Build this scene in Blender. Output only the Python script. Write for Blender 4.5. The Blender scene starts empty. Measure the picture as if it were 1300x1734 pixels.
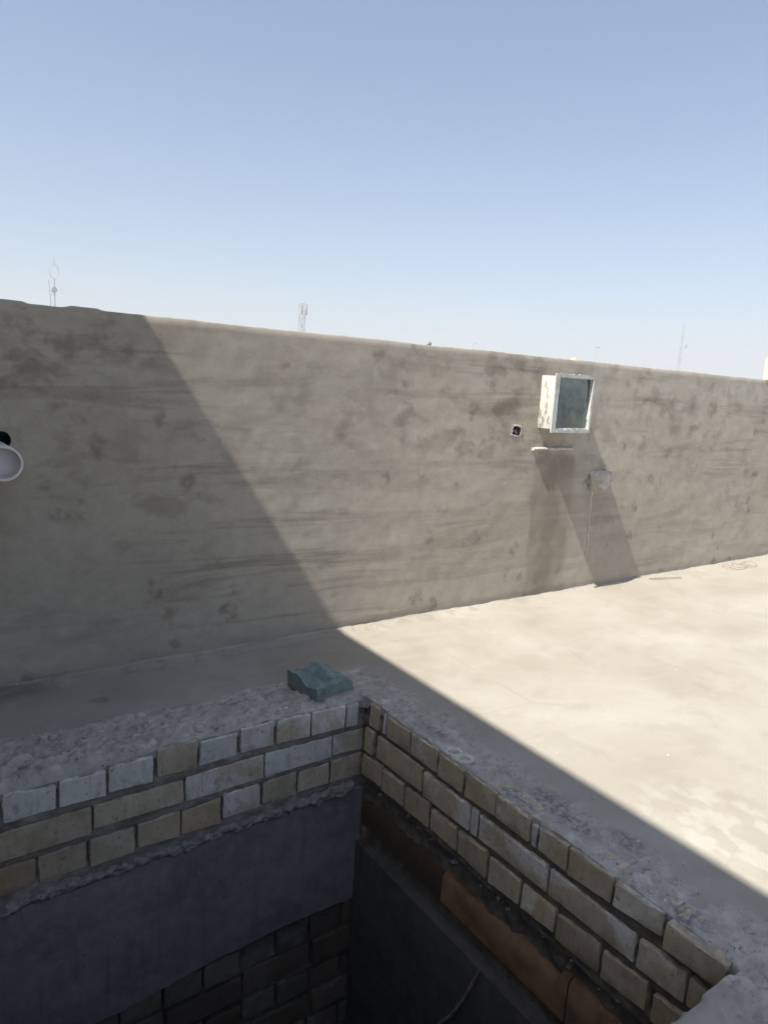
import bpy, bmesh, math, random
import numpy as np
from mathutils import Matrix, Vector

# ---------------------------------------------------------------- camera, sky, sun, exposure
scene = bpy.context.scene
col = scene.collection
SUN_DIR = Vector((0.675, 0.104, -1.0)).normalized()      # the way the light travels
cam_d = bpy.data.cameras.new('camera')
cam = bpy.data.objects.new('camera', cam_d)
col.objects.link(cam)
cam_d.sensor_fit = 'HORIZONTAL'
cam_d.sensor_width = 36.0
cam_d.lens = 36.0 * 1190.0 / 1300.0
cam_d.clip_start = 0.02
cam_d.clip_end = 6000
f_, cx_, cy_ = 1190.0, 650.0, 867.0
def _dir(x, y): return Vector((x - cx_, cy_ - y, -f_)).normalized()
ax = _dir(2376, 755)
ay = _dir(-188, 596); ay = (ay - ax * ax.dot(ay)).normalized()
az = ax.cross(ay)
M3 = Matrix((ax, ay, az))
cam.matrix_world = Matrix.Translation((0, 0, 1.1)) @ M3.to_4x4()
scene.camera = cam

world = bpy.data.worlds.new('World'); scene.world = world
world.use_nodes = True
wn = world.node_tree.nodes; wl = world.node_tree.links
wn.clear()
sky = wn.new('ShaderNodeTexSky'); sky.sky_type = 'NISHITA'; sky.sun_disc = False
sky.sun_elevation = math.asin(-SUN_DIR.z)
sky.sun_rotation = math.atan2(-SUN_DIR.x, -SUN_DIR.y) % (2 * math.pi)
sky.air_density = 1.0; sky.dust_density = 1.6; sky.ozone_density = 1.4; sky.altitude = 30
bg = wn.new('ShaderNodeBackground'); bg.inputs['Strength'].default_value = 0.088
wo = wn.new('ShaderNodeOutputWorld')
# dusty air: the sky pales evenly all round towards the horizon
wtc = wn.new('ShaderNodeTexCoord'); wsp = wn.new('ShaderNodeSeparateXYZ'); wl.new(wtc.outputs['Generated'], wsp.inputs[0])
def wmath(op, a, b):
    m = wn.new('ShaderNodeMath'); m.operation = op; m.use_clamp = False
    for i, v in enumerate((a, b)):
        if isinstance(v, (int, float)): m.inputs[i].default_value = v
        else: wl.new(v, m.inputs[i])
    return m.outputs[0]
el = wmath('MAXIMUM', wsp.outputs[2], 0.0)
hz = wmath('MULTIPLY', wmath('POWER', 2.718, wmath('MULTIPLY', el, -2.6)), 0.30)
wmx = wn.new('ShaderNodeMix'); wmx.data_type = 'RGBA'
wl.new(hz, wmx.inputs[0]); wl.new(sky.outputs[0], wmx.inputs[6]); wmx.inputs[7].default_value = (3.45, 3.95, 4.85, 1)
wl.new(wmx.outputs[2], bg.inputs[0]); wl.new(bg.outputs[0], wo.inputs[0])

sun_d = bpy.data.lights.new('sun', 'SUN'); sun_d.energy = 5.0; sun_d.angle = math.radians(0.6)
sun_d.color = (1.0, 0.945, 0.86)
sun = bpy.data.objects.new('sun', sun_d); col.objects.link(sun)
sun.rotation_euler = SUN_DIR.to_track_quat('-Z', 'Y').to_euler()
sun.location = (-5, -2, 12)

vs = scene.view_settings
vs.view_transform = 'Standard'; vs.look = 'None'; vs.exposure = 0.95; vs.gamma = 1.0
vs.use_curve_mapping = False

# ---------------------------------------------------------------- helpers
rng = np.random.default_rng(7)
random.seed(7)

def tag(o, label=None, cat=None, group=None, kind=None):
    if label: o['label'] = label
    if cat: o['category'] = cat
    if group: o['group'] = group
    if kind: o['kind'] = kind
    return o

def empty(name, loc, label=None, cat=None, group=None):
    o = bpy.data.objects.new(name, None); col.objects.link(o)
    o.location = loc; o.empty_display_size = 0.1
    return tag(o, label, cat, group)

def mesh_obj(name, verts, faces, mat, parent=None, smooth=True, sharp=40):
    me = bpy.data.meshes.new(name)
    if isinstance(verts, np.ndarray): verts = verts.tolist()
    if isinstance(faces, np.ndarray): faces = faces.tolist()
    me.from_pydata(verts, [], faces); me.update()
    bm = bmesh.new(); bm.from_mesh(me)
    return bm_obj(name, bm, mat, parent, smooth, sharp, me, False)

def bm_obj(name, bm, mat, parent=None, smooth=True, sharp=40, me=None, fix=True):
    if me is None: me = bpy.data.meshes.new(name)
    if fix: bmesh.ops.recalc_face_normals(bm, faces=bm.faces)
    bm.to_mesh(me); bm.free()
    if smooth:
        for p in me.polygons: p.use_smooth = True
        me.set_sharp_from_angle(angle=math.radians(sharp))
    me.materials.append(mat)
    o = bpy.data.objects.new(name, me); col.objects.link(o)
    if parent is not None:
        o.parent = parent
        o.matrix_parent_inverse = Matrix.Translation(parent.location).inverted() if parent.parent is None else Matrix.Identity(4)
    return o

def add_box(bm, x0, x1, y0, y1, z0, z1):
    v = [bm.verts.new((x, y, z)) for x in (x0, x1) for y in (y0, y1) for z in (z0, z1)]
    for f in ((0, 1, 3, 2), (4, 6, 7, 5), (0, 4, 5, 1), (2, 3, 7, 6), (0, 2, 6, 4), (1, 5, 7, 3)):
        bm.faces.new([v[i] for i in f])

def box_obj(name, b, mat, parent=None, bevel=0.0, jit=0.0):
    bm = bmesh.new(); add_box(bm, *b)
    bmesh.ops.recalc_face_normals(bm, faces=bm.faces)
    if bevel: bmesh.ops.bevel(bm, geom=bm.edges[:], offset=bevel, segments=2, affect='EDGES', profile=0.6)
    if jit:
        for v in bm.verts: v.co += Vector((random.uniform(-jit, jit) for _ in range(3)))
    return bm_obj(name, bm, mat, parent)

def add_tube(bm, pts, r, n=8, caps=True):
    pts = [Vector(p) for p in pts]
    rings = []
    for i, p in enumerate(pts):
        d = (pts[min(i + 1, len(pts) - 1)] - pts[max(i - 1, 0)]).normalized()
        a = d.orthogonal().normalized(); b = d.cross(a)
        if rings:
            a = (pa - d * pa.dot(d)).normalized(); b = d.cross(a)
        pa = a
        rr = r[i] if isinstance(r, (list, tuple)) else r
        rings.append([bm.verts.new(p + (a * math.cos(2 * math.pi * k / n) + b * math.sin(2 * math.pi * k / n)) * rr) for k in range(n)])
    for r0, r1 in zip(rings, rings[1:]):
        for k in range(n): bm.faces.new((r0[k], r0[(k + 1) % n], r1[(k + 1) % n], r1[k]))
    if caps:
        bm.faces.new(rings[0][::-1]); bm.faces.new(rings[-1])

def tube_obj(name, pts, r, mat, parent=None, n=8):
    bm = bmesh.new(); add_tube(bm, pts, r, n); return bm_obj(name, bm, mat, parent)

# vectorised value noise
_tab = rng.random((256, 256))
def vnoise(x, y):
    xi = np.floor(x).astype(int); yi = np.floor(y).astype(int)
    fx = x - xi; fy = y - yi
    fx = fx * fx * (3 - 2 * fx); fy = fy * fy * (3 - 2 * fy)
    g = lambda a, b: _tab[a & 255, b & 255]
    return (g(xi, yi) * (1 - fx) + g(xi + 1, yi) * fx) * (1 - fy) + (g(xi, yi + 1) * (1 - fx) + g(xi + 1, yi + 1) * fx) * fy
def fbm(x, y, f, o=4, seed=0.0):
    x = np.asarray(x, float); y = np.asarray(y, float)
    s = 0; a = 1; t = 0
    for i in range(o):
        s = s + a * vnoise(x * f + 17.3 * i + seed, y * f + 9.1 * i + seed * 1.7); t += a
        a *= 0.5; f *= 2.03
    return s / t
def sstep(a, b, x):
    t = np.clip((x - a) / (b - a), 0, 1); return t * t * (3 - 2 * t)

def float_attr(o, name, arr):
    a = o.data.attributes.new(name, 'FLOAT', 'POINT')
    a.data.foreach_set('value', np.asarray(arr, dtype=np.float32).ravel())

def grid_faces(nx, ny, keep=None):
    i, j = np.meshgrid(np.arange(nx - 1), np.arange(ny - 1), indexing='ij')
    a = i * ny + j
    F = np.stack([a, a + ny, a + ny + 1, a + 1], -1)
    if keep is not None: F = F[keep]
    return F.reshape(-1, 4)

# ---------------------------------------------------------------- materials
class NT:
    def __init__(s, name):
        s.m = bpy.data.materials.new(name); s.m.use_nodes = True
        s.n = s.m.node_tree.nodes; s.l = s.m.node_tree.links
        s.b = s.n['Principled BSDF']
        s.b.inputs['Roughness'].default_value = 0.9
        s.b.inputs['Specular IOR Level'].default_value = 0.25
        s.tc = s.n.new('ShaderNodeTexCoord')
    def coord(s, scale=(1, 1, 1), rot=(0, 0, 0)):
        mp = s.n.new('ShaderNodeMapping'); mp.inputs['Scale'].default_value = scale; mp.inputs['Rotation'].default_value = rot
        s.l.new(s.tc.outputs['Object'], mp.inputs[0]); return mp.outputs[0]
    def noise(s, scale, detail=6, rough=0.6, vec=None, dist=0.0, out=0):
        t = s.n.new('ShaderNodeTexNoise'); t.inputs['Scale'].default_value = scale
        t.inputs['Detail'].default_value = detail; t.inputs['Roughness'].default_value = rough; t.inputs['Distortion'].default_value = dist
        s.l.new(vec if vec is not None else s.tc.outputs['Object'], t.inputs['Vector']); return t.outputs[out]
    def voro(s, scale, vec=None, feature='F1', out='Distance'):
        t = s.n.new('ShaderNodeTexVoronoi'); t.inputs['Scale'].default_value = scale; t.feature = feature
        s.l.new(vec if vec is not None else s.tc.outputs['Object'], t.inputs['Vector']); return t.outputs[out]
    def ramp(s, x, a, b, c0=(0, 0, 0, 1), c1=(1, 1, 1, 1)):
        r = s.n.new('ShaderNodeValToRGB'); r.color_ramp.elements[0].position = a; r.color_ramp.elements[1].position = b
        r.color_ramp.elements[0].color = c0; r.color_ramp.elements[1].color = c1
        s.l.new(x, r.inputs[0]); return r.outputs[0]
    def mix(s, fac, a, b, mode='MIX'):
        m = s.n.new('ShaderNodeMix'); m.data_type = 'RGBA'; m.blend_type = mode
        for sock, v in ((m.inputs[0], fac), (m.inputs[6], a), (m.inputs[7], b)):
            if isinstance(v, (int, float)): sock.default_value = v
            elif isinstance(v, tuple): sock.default_value = v if len(v) == 4 else v + (1,)
            else: s.l.new(v, sock)
        return m.outputs[2]
    def math(s, op, a, b=0.0, clamp=False):
        m = s.n.new('ShaderNodeMath'); m.operation = op; m.use_clamp = clamp
        for i, v in enumerate((a, b)):
            if isinstance(v, (int, float)): m.inputs[i].default_value = v
            else: s.l.new(v, m.inputs[i])
        return m.outputs[0]
    def attr(s, name):
        a = s.n.new('ShaderNodeAttribute'); a.attribute_name = name; return a.outputs['Fac']
    def sep(s, vec):
        a = s.n.new('ShaderNodeSeparateXYZ'); s.l.new(vec, a.inputs[0]); return a.outputs
    def bump(s, h, strength=0.5, dist=0.01, prev=None):
        b = s.n.new('ShaderNodeBump'); b.inputs['Strength'].default_value = strength; b.inputs['Distance'].default_value = dist
        s.l.new(h, b.inputs['Height'])
        if prev is not None: s.l.new(prev, b.inputs['Normal'])
        return b.outputs[0]
    def out(s, color=None, normal=None, rough=None):
        if color is not None:
            if isinstance(color, tuple): s.b.inputs['Base Color'].default_value = color + (1,)
            else: s.l.new(color, s.b.inputs['Base Color'])
        if normal is not None: s.l.new(normal, s.b.inputs['Normal'])
        if rough is not None:
            if isinstance(rough, (int, float)): s.b.inputs['Roughness'].default_value = rough
            else: s.l.new(rough, s.b.inputs['Roughness'])
        return s.m

def m_plaster():
    t = NT('cement_plaster')
    big = t.ramp(t.noise(1.1, 5, 0.6), 0.36, 0.66)
    c = t.mix(big, (0.350, 0.316, 0.262), (0.465, 0.430, 0.364))
    streak = t.ramp(t.noise(1.0, 9, 0.7, t.coord((1.1, 1, 15)), 0.5), 0.36, 0.66)       # trowel strokes
    c = t.mix(t.math('MULTIPLY', streak, 0.42), c, (0.43, 0.40, 0.335))
    dk = t.ramp(t.noise(1.0, 8, 0.65, t.coord((0.8, 1, 9)), 0.7), 0.52, 0.62)
    c = t.mix(t.math('MULTIPLY', dk, t.math('ADD', t.math('MULTIPLY', t.ramp(t.noise(0.9, 2, 0.5), 0.40, 0.58), 0.44), 0.24)), c, (0.145, 0.122, 0.090))
    mott = t.ramp(t.noise(17, 6, 0.7, t.coord((1, 1, 1.3))), 0.35, 0.72)
    c = t.mix(t.math('MULTIPLY', mott, 0.36), c, (0.195, 0.168, 0.128))
    gr = t.ramp(t.noise(95, 6, 0.8), 0.40, 0.62)
    c = t.mix(t.math('MULTIPLY', gr, 0.40), c, (0.42, 0.39, 0.33))
    z = t.sep(t.tc.outputs['Object'])[2]
    hi = t.ramp(z, 0.20, 1.05)
    msk = t.ramp(t.noise(1.7, 3, 0.5), 0.38, 0.60)
    bl = t.ramp(t.noise(6.8, 5, 0.6, t.coord((1, 1, 1.5)), 0.15), 0.50, 0.61)          # damp blotches
    blf = t.math('MULTIPLY', t.math('MULTIPLY', bl, msk), t.math('ADD', t.math('MULTIPLY', hi, 0.34), 0.12))
    c = t.mix(blf, c, (0.115, 0.098, 0.075))
    wv = t.n.new('ShaderNodeVectorMath'); wv.operation = 'ADD'
    wsc = t.n.new('ShaderNodeVectorMath'); wsc.operation = 'SCALE'; wsc.inputs[3].default_value = 0.16
    t.l.new(t.noise(9, 4, 0.6, None, 0, 1), wsc.inputs[0]); t.l.new(wsc.outputs[0], wv.inputs[0]); t.l.new(t.coord((1.0, 1, 0.85)), wv.inputs[1])
    vo = t.ramp(t.voro(7.0, wv.outputs[0]), 0.14, 0.30, (1, 1, 1, 1), (0, 0, 0, 1))   # roundish damp spots
    vo = t.math('MULTIPLY', vo, t.ramp(t.noise(2.6, 4, 0.6), 0.46, 0.56))
    vo = t.math('MULTIPLY', vo, t.ramp(t.noise(24, 4, 0.6), 0.34, 0.5))
    c = t.mix(t.math('MULTIPLY', vo, 0.50), c, (0.125, 0.107, 0.082))
    c = t.mix(t.math('MULTIPLY', t.attr('stain_shadow'), 0.58), c, (0.145, 0.118, 0.084))
    lt = t.attr('lime_bounce')
    c = t.mix(t.math('MULTIPLY', lt, t.math('ADD', t.math('MULTIPLY', t.noise(30, 4), 0.6), 0.35)), c, (0.47, 0.45, 0.40))
    n = t.bump(t.noise(170, 6, 0.75), 0.34, 0.003)
    n = t.bump(t.noise(1.0, 6, 0.7, t.coord((9, 9, 45)), 0.3), 0.07, 0.004, n)
    n = t.bump(t.ramp(t.noise(34, 6, 0.7), 0.55, 0.75), 0.10, 0.004, n)
    return t.out(c, n, 0.92)

def m_floor():
    t = NT('screed')
    big = t.ramp(t.noise(1.6, 6, 0.6, None, 0.5), 0.34, 0.68)
    c = t.mix(big, (0.298, 0.273, 0.225), (0.375, 0.352, 0.304))
    swirl = t.ramp(t.noise(3.2, 6, 0.62, t.coord((1, 2.2, 1), (0, 0, 0.5)), 0.8), 0.5, 0.72)
    c = t.mix(t.math('MULTIPLY', swirl, 0.35), c, (0.40, 0.38, 0.335))
    sp = t.ramp(t.noise(45, 3, 0.6), 0.66, 0.72)
    c = t.mix(t.math('MULTIPLY', sp, 0.35), c, (0.20, 0.18, 0.15))
    gr = t.ramp(t.noise(150, 4, 0.75), 0.35, 0.65)
    c = t.mix(t.math('MULTIPLY', gr, 0.22), c, (0.25, 0.22, 0.175))
    pt = t.ramp(t.noise(5.5, 6, 0.65, None, 0.4), 0.52, 0.60)
    c = t.mix(t.math('MULTIPLY', pt, 0.22), c, (0.24, 0.215, 0.178))
    ck = t.ramp(t.voro(1.3, t.coord((1, 1, 1), (0, 0, 0.4)), 'DISTANCE_TO_EDGE'), 0.0, 0.004, (1, 1, 1, 1), (0, 0, 0, 1))
    c = t.mix(t.math('MULTIPLY', t.math('MULTIPLY', ck, t.ramp(t.noise(2.0, 4), 0.5, 0.6)), 0.35), c, (0.20, 0.17, 0.13))
    rim = t.attr('rim')
    rc = t.mix(t.ramp(t.noise(18, 6, 0.7), 0.35, 0.68), (0.35, 0.322, 0.285), (0.52, 0.49, 0.44))
    pit = t.math('MULTIPLY', t.ramp(t.noise(1, 5, 0.72, t.coord((55, 85, 90)), 0.6), 0.55, 0.62), t.ramp(t.noise(6.5, 4, 0.6), 0.42, 0.56))
    rc = t.mix(t.math('MULTIPLY', pit, 0.75), rc, (0.10, 0.09, 0.085))
    rc = t.mix(t.math('MULTIPLY', t.attr('lev'), 0.5), rc, (0.29, 0.265, 0.235))
    c = t.mix(rim, c, rc)
    cm = t.math('MULTIPLY', t.attr('cem'), t.ramp(t.noise(55, 4, 0.65), 0.38, 0.6))
    c = t.mix(cm, c, (0.17, 0.172, 0.175))
    c = t.mix(t.attr('dirt'), c, (0.13, 0.11, 0.09))
    c = t.mix(t.attr('lime_bounce'), c, (0.55, 0.53, 0.49))
    n = t.bump(t.noise(120, 5, 0.65), 0.25, 0.004)
    k = t.n.new('ShaderNodeBump'); k.inputs['Distance'].default_value = 0.006
    t.l.new(t.math('MULTIPLY', rim, 0.55), k.inputs['Strength']); t.l.new(t.noise(55, 6, 0.72), k.inputs['Height']); t.l.new(n, k.inputs['Normal'])
    return t.out(c, k.outputs[0], 0.9)

def m_brick():
    t = NT('pale_brick')
    oi = t.n.new('ShaderNodeObjectInfo')
    s3 = t.n.new('ShaderNodeSeparateColor'); t.l.new(oi.outputs['Color'], s3.inputs[0])
    white, orange, bright = s3.outputs[0], s3.outputs[1], s3.outputs[2]
    tan = t.mix(t.ramp(t.noise(11, 6, 0.65), 0.32, 0.7), (0.40, 0.335, 0.225), (0.60, 0.535, 0.40))
    tan = t.mix(orange, tan, (0.37, 0.21, 0.09))
    wn_ = t.math('ADD', t.noise(7, 5, 0.6, None, 0.6), t.math('SUBTRACT', t.math('MULTIPLY', white, 0.72), 0.36))
    wf = t.ramp(wn_, 0.44, 0.60)
    c = t.mix(t.math('MULTIPLY', wf, 0.88), tan, (0.72, 0.705, 0.665))
    c = t.mix(t.math('MULTIPLY', t.ramp(t.noise(1, 5, 0.6, t.coord((60, 60, 9))), 0.52, 0.75), 0.35), c, (0.27, 0.23, 0.165))
    c = t.mix(t.math('MULTIPLY', t.ramp(t.noise(75, 4, 0.65), 0.60, 0.68), 0.6), c, (0.12, 0.098, 0.07))
    c = t.mix(t.math('MULTIPLY', t.ramp(t.noise(16, 6, 0.7), 0.58, 0.68), 0.5), c, (0.25, 0.222, 0.18))
    c = t.mix(t.math('MULTIPLY', t.attr('edge'), t.ramp(t.noise(35, 4, 0.6), 0.35, 0.62)), c, (0.25, 0.222, 0.18))
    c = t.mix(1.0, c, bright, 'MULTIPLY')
    n = t.bump(t.noise(230, 5, 0.75), 0.55, 0.003)
    n = t.bump(t.noise(42, 6, 0.7), 0.5, 0.005, n)
    return t.out(c, n, 0.92)

def m_simple(name, a, b, scale=20, rough=0.9, bs=0.4, bd=0.006, bscale=90, metal=0.0, lo=0.35, hi=0.65):
    t = NT(name)
    c = t.mix(t.ramp(t.noise(scale, 6, 0.65), lo, hi), a, b)
    t.b.inputs['Metallic'].default_value = metal
    return t.out(c, t.bump(t.noise(bscale, 5, 0.65), bs, bd), rough)

def m_flaked(name, paint, under, under2, thr=0.56):
    t = NT(name)
    v = t.coord((1, 1, 0.45))
    f = t.ramp(t.noise(26, 6, 0.68, v, 0.4), thr, thr + 0.03)
    u = t.mix(t.noise(40, 4), under, under2)
    c = t.mix(f, paint, u)
    c = t.mix(t.math('MULTIPLY', t.ramp(t.noise(60, 4), 0.5, 0.8), 0.4), c, (0.38, 0.37, 0.33))
    n = t.bump(f, 0.5, -0.002)
    return t.out(c, t.bump(t.noise(90, 4), 0.2, 0.002, n), 0.6)

M = dict(
    plaster=m_plaster(), floor=m_floor(), brick=m_brick(),
    mortar=m_simple('old_mortar', (0.17, 0.15, 0.125), (0.32, 0.29, 0.25), 22, 0.95, 0.7, 0.008, 80),
    mortar_dark=m_simple('dark_mortar', (0.11, 0.095, 0.076), (0.22, 0.195, 0.16), 22, 0.95, 0.7, 0.008, 80),  # darker mortar for the right wall and the low courses
    mortar_light=m_simple('dry_mortar', (0.15, 0.14, 0.13), (0.32, 0.30, 0.28), 45, 0.95, 0.9, 0.01, 60),
    board=m_simple('brown_board', (0.17, 0.105, 0.058), (0.31, 0.20, 0.11), 11, 0.8, 0.3, 0.004, 60),
    board_dark=m_simple('dark_board', (0.06, 0.038, 0.022), (0.09, 0.056, 0.03), 9, 0.8, 0.3, 0.004, 60),  # darker brown for the far stretch of board
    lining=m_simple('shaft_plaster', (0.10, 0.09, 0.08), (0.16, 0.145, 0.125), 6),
    foam=m_simple('teal_foam', (0.14, 0.20, 0.19), (0.24, 0.31, 0.30), 30, 0.95, 0.5, 0.004, 140),
    box_side=m_flaked('flaking_white_paint', (0.58, 0.57, 0.51), (0.32, 0.32, 0.27), (0.24, 0.27, 0.26), 0.55),
    box_frame=m_flaked('pale_blue_paint', (0.46, 0.495, 0.495), (0.54, 0.52, 0.45), (0.26, 0.28, 0.27), 0.54),
    pvc=m_simple('white_pipe', (0.62, 0.60, 0.56), (0.74, 0.73, 0.70), 8, 0.4, 0.05, 0.002, 40),
    pvc_in=m_simple('pipe_inside', (0.58, 0.57, 0.58), (0.70, 0.70, 0.71), 8, 0.5, 0.05, 0.002, 40),
    stub=m_simple('caked_mortar', (0.38, 0.345, 0.295), (0.56, 0.52, 0.46), 40, 0.95, 0.8, 0.006, 80),
    void=m_simple('dark_cavity', (0.03, 0.026, 0.022), (0.07, 0.06, 0.05), 30),  # near-black colour painted in for the shade inside the wall holes
    gypsum=m_simple('gypsum', (0.40, 0.38, 0.345), (0.55, 0.53, 0.49), 40, 0.95, 0.8, 0.006, 90),
    steel=m_simple('grey_mast_steel', (0.27, 0.29, 0.31), (0.33, 0.35, 0.37), 3, 0.6, 0.0),
    steel_pale=m_simple('pale_mast_steel', (0.34, 0.36, 0.39), (0.42, 0.44, 0.47), 3, 0.6, 0.0),
    tank=m_simple('orange_tank', (0.48, 0.30, 0.19), (0.56, 0.37, 0.25), 3, 0.6, 0.1),
    house=m_simple('cream_render', (0.46, 0.41, 0.35), (0.54, 0.49, 0.42), 1.5),
    glass=m_simple('dark_window', (0.03, 0.04, 0.05), (0.05, 0.06, 0.07), 2, 0.15, 0.0),
    earth=m_simple('dry_earth', (0.30, 0.25, 0.18), (0.42, 0.36, 0.27), 0.02, 0.95, 0.2, 0.1, 2),
    wire=m_simple('rusty_wire', (0.22, 0.15, 0.09), (0.34, 0.25, 0.16), 30, 0.7, 0.2),
    wood=m_simple('grey_stick', (0.24, 0.19, 0.13), (0.36, 0.30, 0.22), 30),
)
def m_panel():
    t = NT('tarnished_sheet')
    c = t.mix(t.ramp(t.noise(9, 6, 0.65, t.coord((1, 1, 2))), 0.35, 0.68), (0.13, 0.175, 0.20), (0.24, 0.285, 0.275))
    c = t.mix(t.math('MULTIPLY', t.ramp(t.noise(16, 5, 0.7), 0.54, 0.70), 0.5), c, (0.10, 0.135, 0.155))
    t.b.inputs['Metallic'].default_value = 0.85
    return t.out(c, t.bump(t.noise(5, 2), 0.10, 0.01), t.ramp(t.noise(30, 4), 0.3, 0.7, (0.10, 0.10, 0.10, 1), (0.26, 0.26, 0.26, 1)))
M['panel'] = m_panel()
def m_beam(name, a, b, axis):
    t = NT(name)
    c = t.mix(t.ramp(t.noise(3.5, 7, 0.68, t.coord((1, 1, 1.6)), 0.5), 0.34, 0.68), a, b)
    c = t.mix(t.math('MULTIPLY', t.ramp(t.noise(22, 5, 0.7), 0.45, 0.75), 0.4), c, tuple(v * 1.45 for v in b))
    c = t.mix(t.math('MULTIPLY', t.ramp(t.noise(1, 6, 0.7, t.coord((26, 26, 2.5))), 0.55, 0.72), 0.45), c, tuple(v * 0.5 for v in a))      # runs
    hl = t.ramp(t.voro(30), 0.06, 0.10, (1, 1, 1, 1), (0, 0, 0, 1))
    hl = t.math('MULTIPLY', hl, t.ramp(t.noise(12, 3), 0.52, 0.56))
    c = t.mix(hl, c, tuple(v * 0.25 for v in a))
    n = t.bump(hl, 0.6, -0.004); n = t.bump(t.noise(130, 5, 0.7), 0.3, 0.003, n)
    return t.out(c, n, 0.85)
M['beam'] = m_beam('beam_concrete', (0.165, 0.162, 0.160), (0.26, 0.255, 0.25), 0)
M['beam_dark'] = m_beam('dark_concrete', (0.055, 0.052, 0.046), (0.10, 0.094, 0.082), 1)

# ---------------------------------------------------------------- setting: ground, roof floor with the shaft hole
W = 2.536                  # inner face of the parapet
HX0, HX1, HY0, HY1 = -0.25, 1.318, 0.553, 1.925

g = mesh_obj('ground', [(-3000, -3000, -7.2), (3000, -3000, -7.2), (3000, 3000, -7.2), (-3000, 3000, -7.2)], [(0, 1, 2, 3)], M['earth'])
tag(g, kind='structure')

def seg(a, b, s): return list(np.arange(a, b - 1e-6, s))
xs = np.array(seg(-6, -0.5, 0.4) + seg(-0.5, -0.2565, 0.02) + seg(-0.2565, 1.8, 0.0065) + seg(1.8, 2.6, 0.016) + seg(2.6, 5.5, 0.05) + seg(5.5, 11, 0.4) + [11.0])
ys = np.array(seg(-4.2, 0.2, 0.2) + seg(0.2, 0.45, 0.02) + seg(0.45, 2.5605, 0.0065) + [2.57])
X, Y = np.meshgrid(xs, ys, indexing='ij')
# wobbling outline of the hole
wob = lambda a, s: (fbm(a, a * 0 + s, 7, 3) - 0.5) * 0.020 + (fbm(a, a * 0 + s + 9, 38, 3) - 0.5) * 0.010
e_back = HY1 + 0.008 + wob(X, 3.1) * 0.45
e_right = HX1 + 0.008 + wob(Y, 8.2) * 0.45
e_front = HY0 + wob(X, 14.7) * 1.4
e_left = HX0
inside = np.minimum.reduce([e_back - Y, e_right - X, Y - e_front, X - e_left])     # >0 in the hole
dist = -inside
# band of rough mortar around the shaft
bandw_b = 0.235 + (fbm(X, X * 0, 5, 3, 2.0) - 0.5) * 0.10
bandw_r = 0.17 + (fbm(Y, Y * 0, 5, 3, 5.0) - 0.5) * 0.14
db = Y - HY1; dr = X - HX1
rim_b = sstep(1.04, 0.98, db / bandw_b) * (X < 1.6) * sstep(1.62, 1.45, X)
rim_r = sstep(1.35, 0.7, dr / bandw_r) * (Y > 0.2) * sstep(2.22, 2.08, Y)
rim = np.where(db > 0, np.maximum(rim_b * (dr < 0.0), np.where(dr >= 0, np.minimum(1, np.maximum(rim_r, rim_b * sstep(0.35, 0.05, dr))), 0)), rim_r * (dr > -0.05) )
front_zone = sstep(0.60, 0.45, Y) * (X < HX1 + 0.3)
rim = np.maximum(rim * (1 - 0.45 * sstep(0.06, 0.22, dr)), 0.8 * front_zone * (np.abs(X) < 2))
big = (fbm(X, Y, 3.0, 4, 1.0) - 0.5)
fine = (fbm(X, Y, 26, 4, 4.0) - 0.5)
vfine = (fbm(X * 1.0, Y * 1.3, 70, 3, 6.0) - 0.5)
Z = big * 0.004
ridge = 1 - np.abs(2 * fbm(X * 1.0, Y * 1.8, 11, 4, 11.0) - 1)
tn = fbm(X * 1.0, Y * 1.5, 7.5, 3, 17.0) * 8 + (fbm(X, Y, 60, 3, 19.0) - 0.5) * 0.35
ter = np.floor(tn) + sstep(0.86, 1.0, tn - np.floor(tn))
rimr = rim * (1 - 0.45 * sstep(-0.01, 0.03, dr))
Z = Z + rimr * ((ter - 4.0) * 0.0030 + 0.004 + fine * 0.0040 + vfine * 0.0028 - 0.007 * sstep(0.90, 0.99, ridge))
step1 = sstep(0.012, 0.0, db - 0.062 - (fbm(X, X * 0, 8, 3, 7.0) - 0.5) * 0.05)
Z = Z - np.where((db > 0) & (dr < 0), 0.007 * step1, 0)
pits = sstep(0.66, 0.74, fbm(X, Y, 30, 3, 21.0)); Z = Z - rim * pits * 0.006
chips = sstep(0.70, 0.76, fbm(X, Y, 42, 2, 33.0)); Z = Z + rim * chips * 0.005
# drop towards the edge, down to the tops of the bricks
B1x = [-.25, .25, .38, .52, .65, .78, .91, 1.04, 1.18, 1.28]; B1z = [-.034, -.038, -.035, -.027, -.011, -.021, -.012, -.012, -.015, -.020]
e_n = (fbm(X, Y, 30, 3, 40.0) - .4) * 0.010
tgt = np.where((db > -0.02) & (dr < 0.0), np.interp(X, B1x, B1z) + 0.004, np.where(Y < 0.62, -0.004, 0.0005)) + e_n
wdt = np.where((db > -0.02) & (dr < 0.0), 0.030, 0.016) * (0.5 + fbm(X, Y, 14, 3, 44.0))
Z = Z + (tgt - Z) * sstep(1.0, 0.0, dist / wdt)
# screed is trowelled up to the wall
Z = Z + 0.010 * sstep(W - 0.05, W, Y) * (0.4 + fbm(X, Y, 12, 3, 50.0))
Z = Z + 0.004 * sstep(0.60, 0.66, fbm(X, Y, 16, 4, 61.0)) * sstep(W - 0.13, W - 0.02, Y)
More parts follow.
